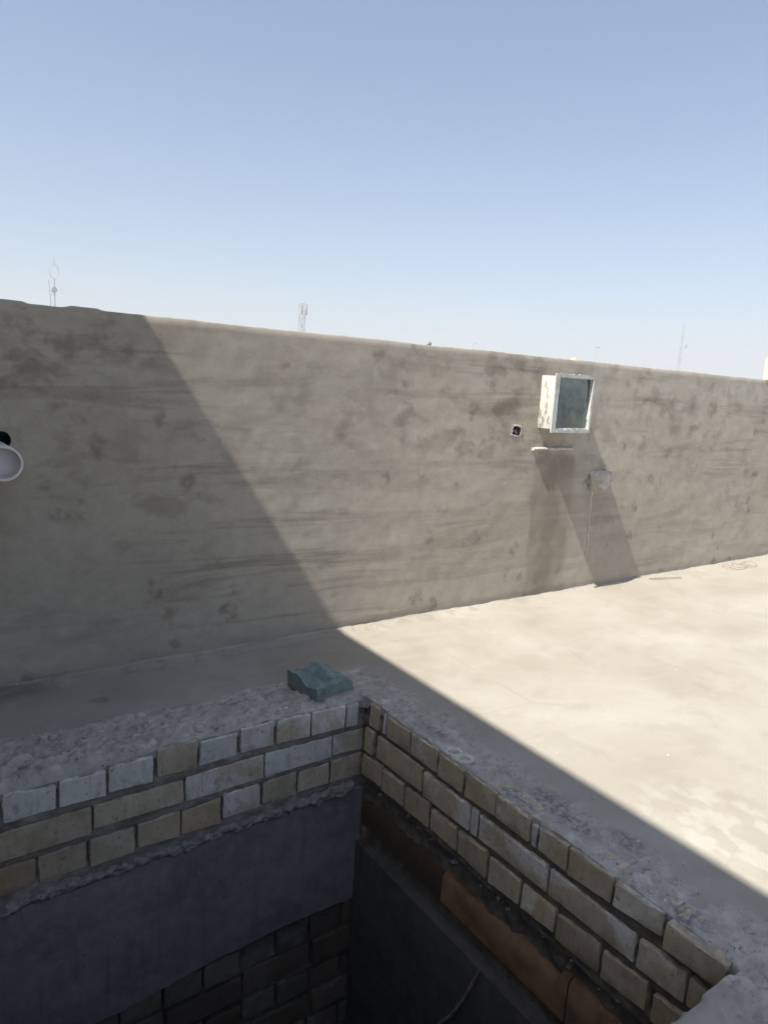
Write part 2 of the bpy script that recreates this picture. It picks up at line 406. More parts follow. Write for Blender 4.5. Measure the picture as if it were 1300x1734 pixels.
# two drilled holes with a gypsum ring
lime_bounce = np.zeros_like(X)
for hx, hy, hr in ((1.362, 1.476, 0.013), (1.362, 1.430, 0.015)):
    d = np.hypot(X - hx, Y - hy) * (1 + 0.35 * (fbm(X, Y, 60, 2) - 0.5))
    Z = Z - 0.022 * sstep(hr, hr * 0.6, d)
    lime_bounce = np.maximum(lime_bounce, sstep(hr + 0.016, hr + 0.010, d) * sstep(hr * 0.7, hr, d))
lime_bounce = np.maximum(lime_bounce, 0.8 * sstep(0.034, 0.02, np.hypot((X - 1.332) * 1.2, (Y - 1.455) * 0.75)) * sstep(0.42, 0.5, fbm(X, Y, 50, 3)))
lime_bounce = np.maximum(lime_bounce, 0.22 * sstep(0.50, 0.66, fbm(X * 1.4, Y, 17, 5, 71.0)) * sstep(0.30, 0.10, np.hypot(X - 1.75, (Y - 0.82) * 0.9)))
cem = np.zeros_like(X)
for px, py, ra, rb in ((1.385, 1.615, .04, .07), (1.43, 1.15, .05, .08), (1.405, 1.04, .04, .07), (1.47, 0.93, .035, .05), (1.36, 1.22, .03, .08), (1.36, 0.70, .05, .06)):
    cem = np.maximum(cem, sstep(1.3, 0.4, np.hypot((X - px) / ra, (Y - py) / rb) + 0.6 * (fbm(X, Y, 22, 3, 80.0) - 0.5)))
for px, py in ((0.242, 1.992), (0.276, 1.968)):
    d = np.hypot((X - px) / 0.017, (Y - py) / 0.013); Z = Z - 0.008 * sstep(1.0, 0.6, d); cem = np.maximum(cem, sstep(1.0, 0.7, d))
dirt = np.maximum(0.5 * sstep(1.0, 0.3, np.hypot((X - 0.515) / 0.05, (Y - 2.305) / 0.035) + (fbm(X, Y, 20, 3, 90) - .5)),
                  0.55 * sstep(1.1, 0.2, np.hypot((X - 0.24) / 0.20, (Y - 2.49) / 0.10) + 0.9 * (fbm(X, Y, 16, 3, 93) - .5)))
dirt = np.maximum(dirt, 0.22 * sstep(0.58, 0.68, fbm(X, Y, 14, 4, 97)) * sstep(W - 0.10, W - 0.01, Y))
drop = 0.026
keepv = inside < 0.004
# snap the outline: vertices just inside drop down as a skirt
sk = (inside > 0) & (inside < 0.012)
Z = np.where(inside > 0, Z - drop * sstep(0.0, 0.006, inside), Z)
cell = lambda A: np.minimum.reduce([A[:-1, :-1], A[1:, :-1], A[:-1, 1:], A[1:, 1:]])
keep = cell(inside) < 0.008
inn = inside > 0
mb = inn & (inside == e_back - Y); mr = inn & (inside == e_right - X); mf = inn & (inside == Y - e_front)
Ys = np.where(mb, e_back, np.where(mf, e_front, Y)); Xs = np.where(mr, e_right, X)
V = np.stack([Xs, Ys, Z], -1).reshape(-1, 3)
F = grid_faces(len(xs), len(ys), keep)
floor = mesh_obj('roof_floor', V, F, M['floor'], sharp=60)
tag(floor, kind='structure')
for nm, a in (('rim', rim), ('lev', np.mod(np.floor(tn), 3) / 2), ('cem', cem), ('dirt', dirt), ('lime_bounce', lime_bounce)): float_attr(floor, nm, a)

# crumbs of mortar lying on the rim and along the wall
def crumbs(name, n, fn, mat, smin, smax, parent=None):
    vs_, fs_ = [], []
    for i in range(n):
        x, y, z = fn(); s = smin + (smax - smin) * random.random() ** 2.5
        k = len(vs_)
        base = [(1, 0, 0), (-1, 0, 0), (0, 1, 0), (0, -1, 0), (0, 0, 1), (0, 0, -1)]
        a = random.random() * 6.28
        for b in base:
            p = Vector(b) * s * random.uniform(0.6, 1.25)
            vs_.append((x + p.x * math.cos(a) - p.y * math.sin(a), y + p.x * math.sin(a) + p.y * math.cos(a), z + p.z * 0.7 + s * 0.25))
        for f in ((0, 2, 4), (2, 1, 4), (1, 3, 4), (3, 0, 4), (2, 0, 5), (1, 2, 5), (3, 1, 5), (0, 3, 5)): fs_.append(tuple(k + q for q in f))
    return mesh_obj(name, vs_, fs_, mat, parent, smooth=False)
def floor_z(x, y):
    i = min(len(xs) - 1, np.searchsorted(xs, x)); j = min(len(ys) - 1, np.searchsorted(ys, y)); return float(Z[i, j])
def on_rim():
    r = random.random()
    if r < 0.45: x, y = random.uniform(-0.3, 1.3), HY1 + 0.02 + 0.24 * random.random()
    elif r < 0.8: x, y = HX1 + 0.015 + 0.22 * random.random() ** 1.4, random.uniform(0.5, 2.15)
    elif r < 0.93: x, y = random.uniform(0.2, 4.8), W - 0.005 - 0.10 * random.random() ** 2
    else: x, y = random.uniform(1.6, 4.0), random.uniform(0.4, 2.4)
    return x, y, floor_z(x, y)
c = crumbs('mortar_crumbs', 520, on_rim, M['stub'], 0.0012, 0.0075)
tag(c, 'loose crumbs of dry grey mortar strewn over the rough shaft rim', 'rubble', kind='stuff')

# ---------------------------------------------------------------- parapet wall
ZT = 1.278
holes = {'outlet': (0.245, 0.315, 0.812, 0.880), 'socket': (2.522, 2.616, 0.868, 0.938)}
wx = sorted(set([round(v, 4) for v in list(np.arange(-0.8, 5.6, 0.016)) + list(np.arange(5.6, 11.01, 0.2))] + [h[i] for h in holes.values() for i in (0, 1)]))
wz = sorted(set([round(v, 4) for v in list(np.arange(-0.06, 1.26, 0.016))] + [1.262, 1.27] + [h[i] for h in holes.values() for i in (2, 3)]))
wx = np.array(wx); wz = np.array(wz)
PX, PZ = np.meshgrid(wx, wz, indexing='ij')
hm = np.ones_like(PX)
for h in holes.values():
    cxh, czh = (h[0] + h[1]) / 2, (h[2] + h[3]) / 2
    hm *= sstep(0.055, 0.085, np.maximum(np.abs(PX - cxh), np.abs(PZ - czh)))
disp = ((fbm(PX, PZ, 1.2, 4, 2.0) - 0.5) * 0.006 + (fbm(PX, PZ * 2.5, 5, 4, 5.0) - 0.5) * 0.0026 + (fbm(PX, PZ, 22, 3, 9.0) - 0.5) * 0.0022) * hm
disp -= 0.010 * sstep(0.05, -0.02, PZ) * (0.3 + fbm(PX, PZ, 14, 3, 15.0))
# top edge line, chipped towards the left
top = ZT + (fbm(wx, wx * 0, 2.5, 3, 3.0) - 0.5) * 0.006 + (fbm(wx, wx * 0, 30, 3, 4.0) - 0.5) * 0.004
top += 0.010 * (sstep(0.36, 0.365, wx) * -1 + 1) * sstep(0.0, 0.1, wx) * 0.5 + 0.008 * sstep(0.47, 0.5, wx) * sstep(0.60, 0.57, wx)
lastz = PZ.copy(); lastz[:, -1] = top; lastz[:, -2] = top - 0.006
PZ = lastz
yf = W - disp
yf[:, -1] += 0.003
TH = 0.15
rows = [np.stack([wx, np.full_like(wx, W + TH * 0.45), top + 0.003 * (fbm(wx, wx * 0, 12, 2) - .5)], -1), np.stack([wx, np.full_like(wx, W + TH), top - 0.004], -1), np.stack([wx, np.full_like(wx, W + TH + .002), np.full_like(wx, -7.2)], -1)]
Vw = np.stack([PX, yf, PZ], -1)
Vw = np.concatenate([Vw] + [r[:, None, :] for r in rows], 1)
nz = Vw.shape[1]
ci, cj = np.meshgrid(np.arange(len(wx) - 1), np.arange(nz - 1), indexing='ij')
keep = np.ones(ci.shape, bool)
mx = (wx[:-1] + wx[1:]) / 2; mz = np.concatenate([(wz[:-1] + wz[1:]) / 2, [9, 9, 9]])
for h in holes.values():
    keep &= ~((mx[:, None] > h[0]) & (mx[:, None] < h[1]) & (mz[None, :] > h[2]) & (mz[None, :] < h[3]))
parapet = empty('parapet_wall', (3.0, W + 0.05, 0), 'long grey-brown cement plastered parapet wall blotched with damp patches', 'wall')
wall = mesh_obj('plaster_face', Vw.reshape(-1, 3), grid_faces(len(wx), nz, keep), M['plaster'], parapet, sharp=50)
wX, wZ = Vw[..., 0], Vw[..., 2]
# damp stain running down under the ledge, with the ledge's shadow painted in
lft = 2.725 + (fbm(wZ, wZ * 0, 7, 3, 2.0) - .5) * 0.06 + 0.02 * (0.7 - wZ)
rgt = 3.04 + (fbm(wZ, wZ * 0, 6, 3, 5.0) - .5) * 0.05
stain_shadow = sstep(-0.012, 0.012, wX - lft) * sstep(0.03, -0.03, wX - rgt) * sstep(0.80, 0.76, wZ)
stain_shadow *= 0.55 + 0.45 * sstep(0.35, 0.65, fbm(wX * 1.6, wZ, 5, 4, 12.0))
stain_shadow = np.maximum(stain_shadow, 0.9 * sstep(0.012, 0.0, np.abs(wX - (2.74 + (0.75 - wZ) * 0.36 + (fbm(wZ, wZ * 0, 9, 3) - .5) * 0.05)) - 0.004) * sstep(0.8, 0.6, wZ) * sstep(0.10, 0.25, wZ) * 0.8)  # thin slanting cast shadow of the ledge, put into the mask
float_attr(wall, 'stain_shadow', stain_shadow)
lime_bounce = 0.8 * sstep(0.010, 0.002, np.abs(wX - 3.20 - (fbm(wZ, wZ * 0, 8, 3, 3.0) - .5) * 0.03 + 0.02 * (0.6 - wZ))) * (wZ < 0.64) * (wZ > 0.18)
lime_bounce = np.maximum(lime_bounce, 0.45 * sstep(0.045, 0.0, wZ) * sstep(1.5, 1.7, wX) * sstep(0.4, 0.6, fbm(wX, wZ, 9, 3, 18.0)))  # paler foot along the sunlit stretch only, floor bounce put into the colour
lime_bounce = np.maximum(lime_bounce, 0.7 * sstep(0.02, 0.008, np.hypot((wX - 1.70), (wZ - 1.10) * 0.45 + 0.02 * np.sin(wX * 40))))
lime_bounce = np.maximum(lime_bounce, 0.35 * sstep(0.56, 0.66, fbm(wX * 0.6, wZ, 6, 4, 27.0)) * sstep(0.7, 1.0, wZ))
float_attr(wall, 'lime_bounce', lime_bounce)

def hole_patch(name, h, inner, depth, mat_rim, rim_off, parent, mat_in):
    """square plate with an irregular opening and a recess behind it"""
    x0, x1, z0, z1 = h; cx, cz = (x0 + x1) / 2, (z0 + z1) / 2
    n = len(inner); bm = bmesh.new(); outv, inv, backv = [], [], []
    for (ix, iz) in inner:
        s = max(abs(ix) / ((x1 - x0) / 2), abs(iz) / ((z1 - z0) / 2))
        outv.append(bm.verts.new((cx + ix / s * 1.03, W + 0.0005, cz + iz / s * 1.03)))
        inv.append(bm.verts.new((cx + ix, W - rim_off * random.uniform(0.4, 1.2), cz + iz)))
        backv.append(bm.verts.new((cx + ix * 0.93, W + depth, cz + iz * 0.93)))
    for k in range(n):
        q = (k + 1) % n
        bm.faces.new((outv[k], outv[q], inv[q], inv[k]))
    o = bm_obj(name, bm, mat_rim, parent)
    bm = bmesh.new()
    a = [bm.verts.new((cx + ix * 1.005, W + 0.001, cz + iz * 1.005)) for ix, iz in inner]
    b = [bm.verts.new((cx + ix * 0.93, W + depth, cz + iz * 0.93)) for ix, iz in inner]
    for k in range(n): bm.faces.new((a[k], a[(k + 1) % n], b[(k + 1) % n], b[k]))
    bm.faces.new(b)
    bmesh.ops.recalc_face_normals(bm, faces=bm.faces)
    bmesh.ops.reverse_faces(bm, faces=bm.faces)
    bm_obj('cavity', bm, mat_in, parent, fix=False)
    return o
circ = [(0.0285 * math.cos(2 * math.pi * k / 24) * 0.97, 0.0285 * math.sin(2 * math.pi * k / 24)) for k in range(24)]
po = hole_patch('outlet_hole_edge', holes['outlet'], circ, 0.10, M['plaster'], 0.001, parapet, M['void'])
for nm in ('stain_shadow', 'lime_bounce'): float_attr(po, nm, np.zeros(len(po.data.vertices)))
# ledge of mortar below the box, part of the wall
lb = bmesh.new()
n = 26
sec = [(0.0, 0.012), (0.026, 0.010), (0.030, 0.004), (0.024, -0.006), (0.0, -0.012)]
prev = None
for i in range(n):
    x = 2.690 + (3.005 - 2.690) * i / (n - 1); j = random.uniform(-0.002, 0.002); tt = 1 - 0.35 * i / n
    ring = [lb.verts.new((x, W + 0.006 - a * tt + random.uniform(-0.0015, 0.0015), 0.812 + b * 0.75 + j)) for a, b in sec]
    if prev:
        for k in range(len(sec) - 1): lb.faces.new((prev[k], prev[k + 1], ring[k + 1], ring[k]))
    else: lb.faces.new(ring)
    prev = ring
lb.faces.new(prev[::-1])
bm_obj('mortar_ledge', lb, M['gypsum'], parapet)
# lump on the coping
bm = bmesh.new(); bmesh.ops.create_icosphere(bm, subdivisions=2, radius=0.011)
for v in bm.verts: v.co = Vector((v.co.x * 0.9, v.co.y, v.co.z * 0.9)) * random.uniform(0.8, 1.2) + Vector((2.0, W + 0.03, ZT + 0.006))
bm_obj('mortar_lump', bm, M['mortar_light'], parapet)
# rough fillet along the foot of the wall
fx = np.arange(0.0, 5.6, 0.012); fs = np.array([0, .25, .5, .75, 1.0])
FXg, FS = np.meshgrid(fx, fs, indexing='ij')
wd = 0.006 + 0.016 * fbm(FXg, FXg * 0, 6, 4, 3.0) + 0.01 * fbm(FXg, FXg * 0, 40, 2, 8.0)
ht = 0.005 + 0.016 * fbm(FXg, FXg * 0, 5, 4, 13.0)
FY = W - wd * FS + 0.004 ; FZ = ht * (1 - FS) ** 1.4 + 0.002 + (fbm(FXg, FS, 50, 2, 3.0) - .5) * 0.006 - 0.006 * (FS == 1)
bf = mesh_obj('mortar_fillet', np.stack([FXg, FY, FZ], -1).reshape(-1, 3), grid_faces(len(fx), len(fs))[:, ::-1], M['floor'], parapet, sharp=60)
for nm in ('rim', 'cem', 'dirt', 'lime_bounce'): float_attr(bf, nm, np.full(len(bf.data.vertices), 0.15 if nm == 'rim' else 0.0))

# other parapets of the roof and the stair house that throws the shadow
def plain_wall(name, b, label, part='plaster_face'):
    e = empty(name, ((b[0] + b[1]) / 2, (b[2] + b[3]) / 2, 0), label, 'wall')
    o = box_obj(part, b, M['plaster'], e, 0.008)
    for nm in ('stain_shadow', 'lime_bounce'): float_attr(o, nm, np.zeros(len(o.data.vertices)))
    return e
plain_wall('parapet_wall', (-6.0, 11.0, -4.35, -4.2, -7.2, 1.27), 'plain plastered parapet wall on the opposite side of the roof')
plain_wall('parapet_wall', (11.0, 11.15, -4.19, 2.52, -7.2, 1.27), 'plain plastered parapet wall closing the far end of the roof')
PHX = -0.34; PHZ = (1.592 - PHX) / 0.675
sh = empty('stair_house', (-2.5, 0, 0), 'plastered stair house beside the open shaft', 'building')
o = box_obj('wall', (-3.4, PHX - 0.04, -0.40, 2.95, -0.1, PHZ - 0.15), M['plaster'], sh)
for nm in ('stain_shadow', 'lime_bounce'): float_attr(o, nm, np.zeros(len(o.data.vertices)))
box_obj('roof', (-3.45, PHX, -0.45, 3.0, PHZ - 0.15, PHZ), M['floor'], sh)
d_ = box_obj('door', (-2.4, -1.5, -0.425, -0.395, 0.02, 2.05), M['steel'], sh, 0.004)
tube_obj('handle', [(-2.3, -0.42, 1.0), (-2.3, -0.47, 1.0), (-2.18, -0.47, 1.0)], 0.008, M['steel_pale'], d_)

# ---------------------------------------------------------------- brick shaft
def brick_geo(to3, L, R, ztl, ztr, zbl, zbr, depth, proud, seed, big=True):
    """to3(u, z, out) -> point. irregular brick with softened, chipped arrises"""
    r = random.Random(seed)
    w = abs(R - L)
    b = min(0.0042, w * 0.2)
    nu = max(3, min(12, int(round(w / 0.022)))); nv = 4
    S = [0, b / w] + [k / nu for k in range(1, nu) if b / w < k / nu < 1 - b / w] + [1 - b / w, 1]
    hgt = abs((ztl + ztr - zbl - zbr) / 2)
    T = [0, b / hgt, 0.35, 0.65, 1 - b / hgt, 1]
    tilt = r.uniform(-0.002, 0.002); tilt2 = r.uniform(-0.002, 0.002)
    verts, edge = [], []
    idx = {}
    for i, s in enumerate(S):
        for j, t in enumerate(T):
            u = L + (R - L) * s
            zt = ztl + (ztr - ztl) * s; zb = zbl + (zbr - zbl) * s
            z = zb + (zt - zb) * t
            bu = i in (0, len(S) - 1); bz = j in (0, len(T) - 1)
            out = proud + tilt * (s - .5) * 2 + tilt2 * (t - .5) * 2 + r.uniform(-0.0008, 0.0008)
            sg = 1 if R > L else -1
            if bu or bz:
                out -= r.uniform(0.0008, 0.0026)
                if r.random() < 0.22: out -= r.uniform(0.002, 0.008)
            if bu: u += sg * (1 if i == 0 else -1) * r.uniform(-0.0005, 0.0022)
            if bz: z += (1 if j == 0 else -1) * r.uniform(-0.0005, 0.0026)
            if bu and bz:
                k = r.choice((0.001, 0.003, 0.005, 0.010))
                u += sg * (1 if i == 0 else -1) * k; z += (1 if j == 0 else -1) * k; out -= 0.003
            idx[i, j] = len(verts); verts.append(to3(u, z, out)); edge.append(1.0 if (bu or bz) else 0.12)
    faces = []
    for i in range(len(S) - 1):
        for j in range(len(T) - 1):
            faces.append((idx[i, j], idx[i + 1, j], idx[i + 1, j + 1], idx[i, j + 1]))
    ring = [(i, 0) for i in range(len(S))] + [(len(S) - 1, j) for j in range(1, len(T))] + [(i, len(T) - 1) for i in range(len(S) - 2, -1, -1)] + [(0, j) for j in range(len(T) - 2, 0, -1)]
    back = []
    for (i, j) in ring:
        s, t = S[i], T[j]
        u = L + (R - L) * s; zt = ztl + (ztr - ztl) * s; zb = zbl + (zbr - zbl) * s
        back.append(len(verts)); verts.append(to3(u, zb + (zt - zb) * t, -depth)); edge.append(0.6)
    n = len(ring)
    for k in range(n):
        a, c_ = idx[ring[k]], idx[ring[(k + 1) % n]]
        faces.append((a, back[k], back[(k + 1) % n], c_))
    faces.append(tuple(back[::-1]))
    return verts, faces, edge

def add_brick(parent, to3, rec, seed, white, orange, bright, proud=0.0, depth=0.075, mat=None, name='brick'):
    g_ = 0.0022 if rec[1] > rec[0] else -0.0022
    if abs(rec[1] - rec[0]) < 0.04: g_ *= 0.3
    h_ = 0.0042 if rec[1] < rec[0] else 0.002
    rec = (rec[0] - g_, rec[1] + g_, rec[2] + h_ * 0.8, rec[3] + h_ * 0.8, rec[4] - h_, rec[5] - h_)
    v, f, e = brick_geo(to3, *rec, depth, proud, seed)
    me = bpy.data.meshes.new(name); me.from_pydata([tuple(p) for p in v], [], f); me.update()
    bm = bmesh.new(); bm.from_mesh(me); bmesh.ops.recalc_face_normals(bm, faces=bm.faces)
    o = bm_obj(name, bm, mat or M['brick'], parent, True, 24, me, False)
    float_attr(o, 'edge', e)
    o.color = (white, orange, bright, 1)
    return o

def mortar_sheet(name, to3, u0, u1, z0, z1, rows, bed, joint, mat, parent, step=0.007, amp=0.006, seed=1.0):
    us = np.arange(u0, u1 + step, step); zs = np.arange(z0, z1 + step, step)
    U, ZZ = np.meshgrid(us, zs, indexing='ij')
    out = np.full_like(U, -bed)
    for rw in rows:
        rr = np.array(rw); o_ = np.argsort((rr[:, 0] + rr[:, 1]) / 2); rr = rr[o_]
        um = (rr[:, 0] + rr[:, 1]) / 2
        zt = np.interp(U, um, (rr[:, 2] + rr[:, 3]) / 2); zb = np.interp(U, um, (rr[:, 4] + rr[:, 5]) / 2)
        inrow = sstep(0.004, -0.004, ZZ - zt + 0.004) * sstep(-0.004, 0.004, ZZ - zb - 0.004)
        out = out + inrow * (bed - joint)
    out = out + (fbm(U, ZZ, 40, 4, seed) - 0.5) * 2 * amp + (fbm(U, ZZ, 8, 3, seed + 3) - .5) * amp
    P = to3(U, ZZ, out)
    V_ = np.stack([np.broadcast_to(p, U.shape) for p in P], -1).reshape(-1, 3)
    return mesh_obj(name, V_, grid_faces(len(us), len(zs)), mat, parent, sharp=60)

def fill_rows(rows, u_from, u_to, hl=0.123, sl=0.258, gap=0.010):
    """carry measured courses on past the frame"""
    out = []
    for k, rw in enumerate(rows):
        r = list(rw); first = r[0]
        ln = sl if k % 2 else hl
        u = first[0]
        sgn = -1 if u_to < u_from else 1
        while (u - u_to) * -sgn > ln:
            a = u + sgn * gap; bq = a + sgn * ln
            r.insert(0, (bq, a, first[2], first[2], first[4], first[4])); u = bq
        out.append(r)
    return out

backT = lambda u, z, o: (u, HY1 - o, z)
rightT = lambda u, z, o: (HX1 - o, u, z)
B1 = [(0.055,0.172,-.034,-.033,-.119,-.118),(0.184,0.311,-.034,-.043,-.118,-.114),(0.322,0.443,-.034,-.037,-.113,-.112),(0.454,0.577,-.027,-.027,-.109,-.110),(0.591,0.713,-.012,-.010,-.100,-.106),(0.723,0.845,-.021,-.022,-.102,-.098),(0.856,0.973,-.012,-.011,-.093,-.097),(0.984,1.105,-.011,-.013,-.094,-.097),(1.112,1.244,-.013,-.018,-.098,-.097),(1.254,1.302,-.021,-.020,-.102,-.104)]
B2 = [(0.150,0.403,-.145,-.137,-.226,-.221),(0.411,0.670,-.138,-.132,-.210,-.206),(0.680,0.938,-.126,-.121,-.211,-.205),(0.945,1.197,-.120,-.122,-.202,-.200),(1.204,1.330,-.122,-.120,-.196,-.202)]
B3 = [(0.132,0.256,-.246,-.249,-.332,-.324),(0.265,0.388,-.248,-.243,-.327,-.326),(0.398,0.523,-.241,-.242,-.326,-.323),(0.536,0.660,-.240,-.232,-.318,-.320),(0.668,0.791,-.242,-.230,-.317,-.319),(0.803,0.927,-.222,-.223,-.308,-.306),(0.939,1.062,-.223,-.218,-.299,-.306),(1.072,1.190,-.222,-.221,-.297,-.298),(1.198,1.330,-.218,-.214,-.298,-.304)]
wB = [[.92,.92,.95,.96,.25,.85,.60,.62,.58,.90],[.08,.28,.52,.92,.55],[.05,.05,.22,.10,.16,.52,.12,.20,.08]]
oB = [[0]*10,[.12,0,0,0,0],[.55,.15,.05,.25,.35,0,.05,0,0]]
R1 = [(1.878,1.824,-.006,-.004,-.084,-.080),(1.774,1.648,-.010,-.008,-.079,-.076),(1.641,1.509,-.006,-.004,-.076,-.074),(1.499,1.388,-.006,-.006,-.078,-.075),(1.375,1.249,-.004,-.004,-.079,-.070),(1.242,1.119,-.003,-.003,-.068,-.068),(1.083,0.990,-.009,-.006,-.068,-.071),(0.983,0.857,-.003,-.002,-.072,-.065),(0.846,0.720,-.003,-.001,-.062,-.050),(0.708,0.574,-.004,-.004,-.064,-.060)]
R1s = [(1.803,1.781,-.010,-.010,-.076,-.078),(1.114,1.093,-.014,-.012,-.073,-.074)]
R2 = [(1.903,1.851,-.107,-.102,-.190,-.184),(1.828,1.574,-.105,-.096,-.183,-.174),(1.563,1.347,-.101,-.098,-.180,-.173),(1.301,1.045,-.101,-.096,-.173,-.166),(1.037,0.781,-.098,-.098,-.167,-.166),(0.770,0.652,-.098,-.092,-.168,-.160),(0.645,0.540,-.094,-.092,-.158,-.152)]
R2s = [(1.340,1.310,-.099,-.095,-.178,-.174)]
R3 = [(1.908,1.786,-.212,-.200,-.280,-.271),(1.780,1.657,-.205,-.200,-.279,-.273),(1.649,1.530,-.203,-.195,-.277,-.275),(1.514,1.391,-.203,-.197,-.270,-.268),(1.383,1.260,-.201,-.193,-.268,-.274),(1.249,1.129,-.199,-.195,-.277,-.262),(1.120,1.004,-.199,-.194,-.266,-.252),(0.996,0.868,-.198,-.191,-.269,-.264),(0.858,0.735,-.199,-.187,-.267,-.256),(0.718,0.570,-.197,-.185,-.266,-.252)]
wR = [[.4,.20,.38,.36,.12,.32,.36,.18,.42,.28],[.40,.12,.50,.54,.50,.38,.20],[.35,.15,.12,.10,.08,.25,.38,.32,.20,.15]]

bw = empty('shaft_wall', (0.6, HY1 + 0.05, -1.0), 'shaft wall of white-stained pale bricks over a smooth grey concrete beam', 'brick wall')
seed = 100
rowsB = fill_rows([B1, B2, B3], 0.1, HX0)
for k, rw in enumerate(rowsB):
    ex = len(rw) - len((B1, B2, B3)[k])
    for q, rec in enumerate(rw):
        seed += 1
        wv = wB[k][q - ex] if q >= ex else 0.4; ov = oB[k][q - ex] if q >= ex else 0.1
        add_brick(bw, backT, rec, seed, wv, ov, random.Random(seed).uniform(0.88, 1.08), random.Random(seed + 5).uniform(-0.003, 0.003))
mortar_sheet('mortar', backT, HX0, HX1 + 0.03, -0.40, -0.040, rowsB, 0.0050, 0.014, M['mortar'], bw, seed=2.0, amp=0.0055)
rw_ = empty('shaft_wall', (HX1 + 0.05, 1.2, -1.0), 'shaft wall of tan bricks above a brown board and a dark concrete beam', 'brick wall')
for k, rw in enumerate((R1, R2, R3)):
    for q, rec in enumerate(rw):
        seed += 1
        pr = 0.012 if (k == 0 and q == 9) else random.Random(seed + 5).uniform(-0.003, 0.003)
        add_brick(rw_, rightT, rec, seed, wR[k][q], 0.10 if k < 2 else 0.2, random.Random(seed).uniform(1.02, 1.22), pr)
for rec in R1s + R2s:
    seed += 1; add_brick(rw_, rightT, rec, seed, 0.75, 0.0, 1.0, -0.003, 0.05, name='brick_sliver')
rowsR = [[(b, a, d, c, f, e) for (a, b, c, d, e, f) in rw] for rw in (R1, R2, R3)]
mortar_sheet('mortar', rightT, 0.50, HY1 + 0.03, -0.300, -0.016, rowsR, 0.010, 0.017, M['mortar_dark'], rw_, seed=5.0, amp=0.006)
# lip of squeezed mortar above the back beam
def lip(name, to3, u0, u1, zfun, rad, mat, parent, seed):
    us = np.arange(u0, u1, 0.005); an = np.linspace(-math.pi / 2, math.pi / 2, 13)
    U, A = np.meshgrid(us, an, indexing='ij')
    r = rad * (0.30 + 0.9 * fbm(U, U * 0, 12, 4, seed)) * (0.25 + 1.3 * fbm(U, A * 0.03, 55, 4, seed + 4))
    zc = zfun(U) + (fbm(U, U * 0, 6, 3, seed + 2) - .5) * 0.02
    P = to3(U, zc + np.sin(A) * r * 0.85, np.cos(A) * r - 0.004)
    V_ = np.stack([np.broadcast_to(p, U.shape) for p in P], -1).reshape(-1, 3)
    return mesh_obj(name, V_, grid_faces(len(us), len(an)), mat, parent, sharp=70)
lip('mortar_lip', backT, HX0, HX1 - 0.02, lambda u: -0.372 + 0.033 * (u - 0.17) / 1.1, 0.027, M['mortar_light'], bw, 3.0)
# beam under the bricks, its lower edge broken
us = np.arange(HX0, HX1 + 0.02, 0.02)
zt = -0.385 + 0.033 * (us - 0.17) / 1.1
zb = -0.855 + 0.055 * sstep(0.4, 1.0, us) + (fbm(us, us * 0, 9, 3, 4.0) - .5) * 0.03
V_ = []; F_ = []
prof = np.linspace(0, 1, 12)
for u, a, b in zip(us, zt, zb):
    for p in prof:
        V_.append((u, HY1 - 0.008 - (fbm(u, p * 0.5, 6, 3, 2.0) - .5) * 0.008, a + (b - a) * p))
    V_.append((u, HY1 + 0.06, b)); V_.insert(len(V_) - 13, (u, HY1 + 0.06, a))
mesh_obj('concrete_beam', V_, grid_faces(len(us), 14)[:, ::-1], M['beam'], bw, sharp=50)
# bricks far down the back wall, shaft gloom put into their low brightness
r = random.Random(5)
zc = -0.842; kk = 0
lowrows = []
while zc > -1.9:
    ln = 0.258 if kk % 2 else 0.123; u = HX0 + r.uniform(0, 0.05) + 0.03; rw = []
    while u < HX1:
        e_ = min(u + ln, HX1 + 0.01)
        if e_ - u > 0.03: rw.append((u, e_, zc + 0.032 * (u - 0.6) * (zc > -1), zc + 0.032 * (e_ - 0.6) * (zc > -1), zc - 0.078, zc - 0.078))
        u = e_ + 0.011
    lowrows.append(rw); zc -= 0.105; kk += 1
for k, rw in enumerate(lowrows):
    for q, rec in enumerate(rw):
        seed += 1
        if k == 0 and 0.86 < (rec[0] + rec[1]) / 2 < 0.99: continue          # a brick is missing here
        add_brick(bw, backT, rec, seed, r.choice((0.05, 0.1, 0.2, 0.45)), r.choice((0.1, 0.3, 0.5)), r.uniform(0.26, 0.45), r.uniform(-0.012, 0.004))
mortar_sheet('mortar', backT, HX0, HX1 + 0.02, -3.2, -0.80, lowrows, 0.016, 0.030, M['mortar_dark'], bw, step=0.02, amp=0.006, seed=9.0)
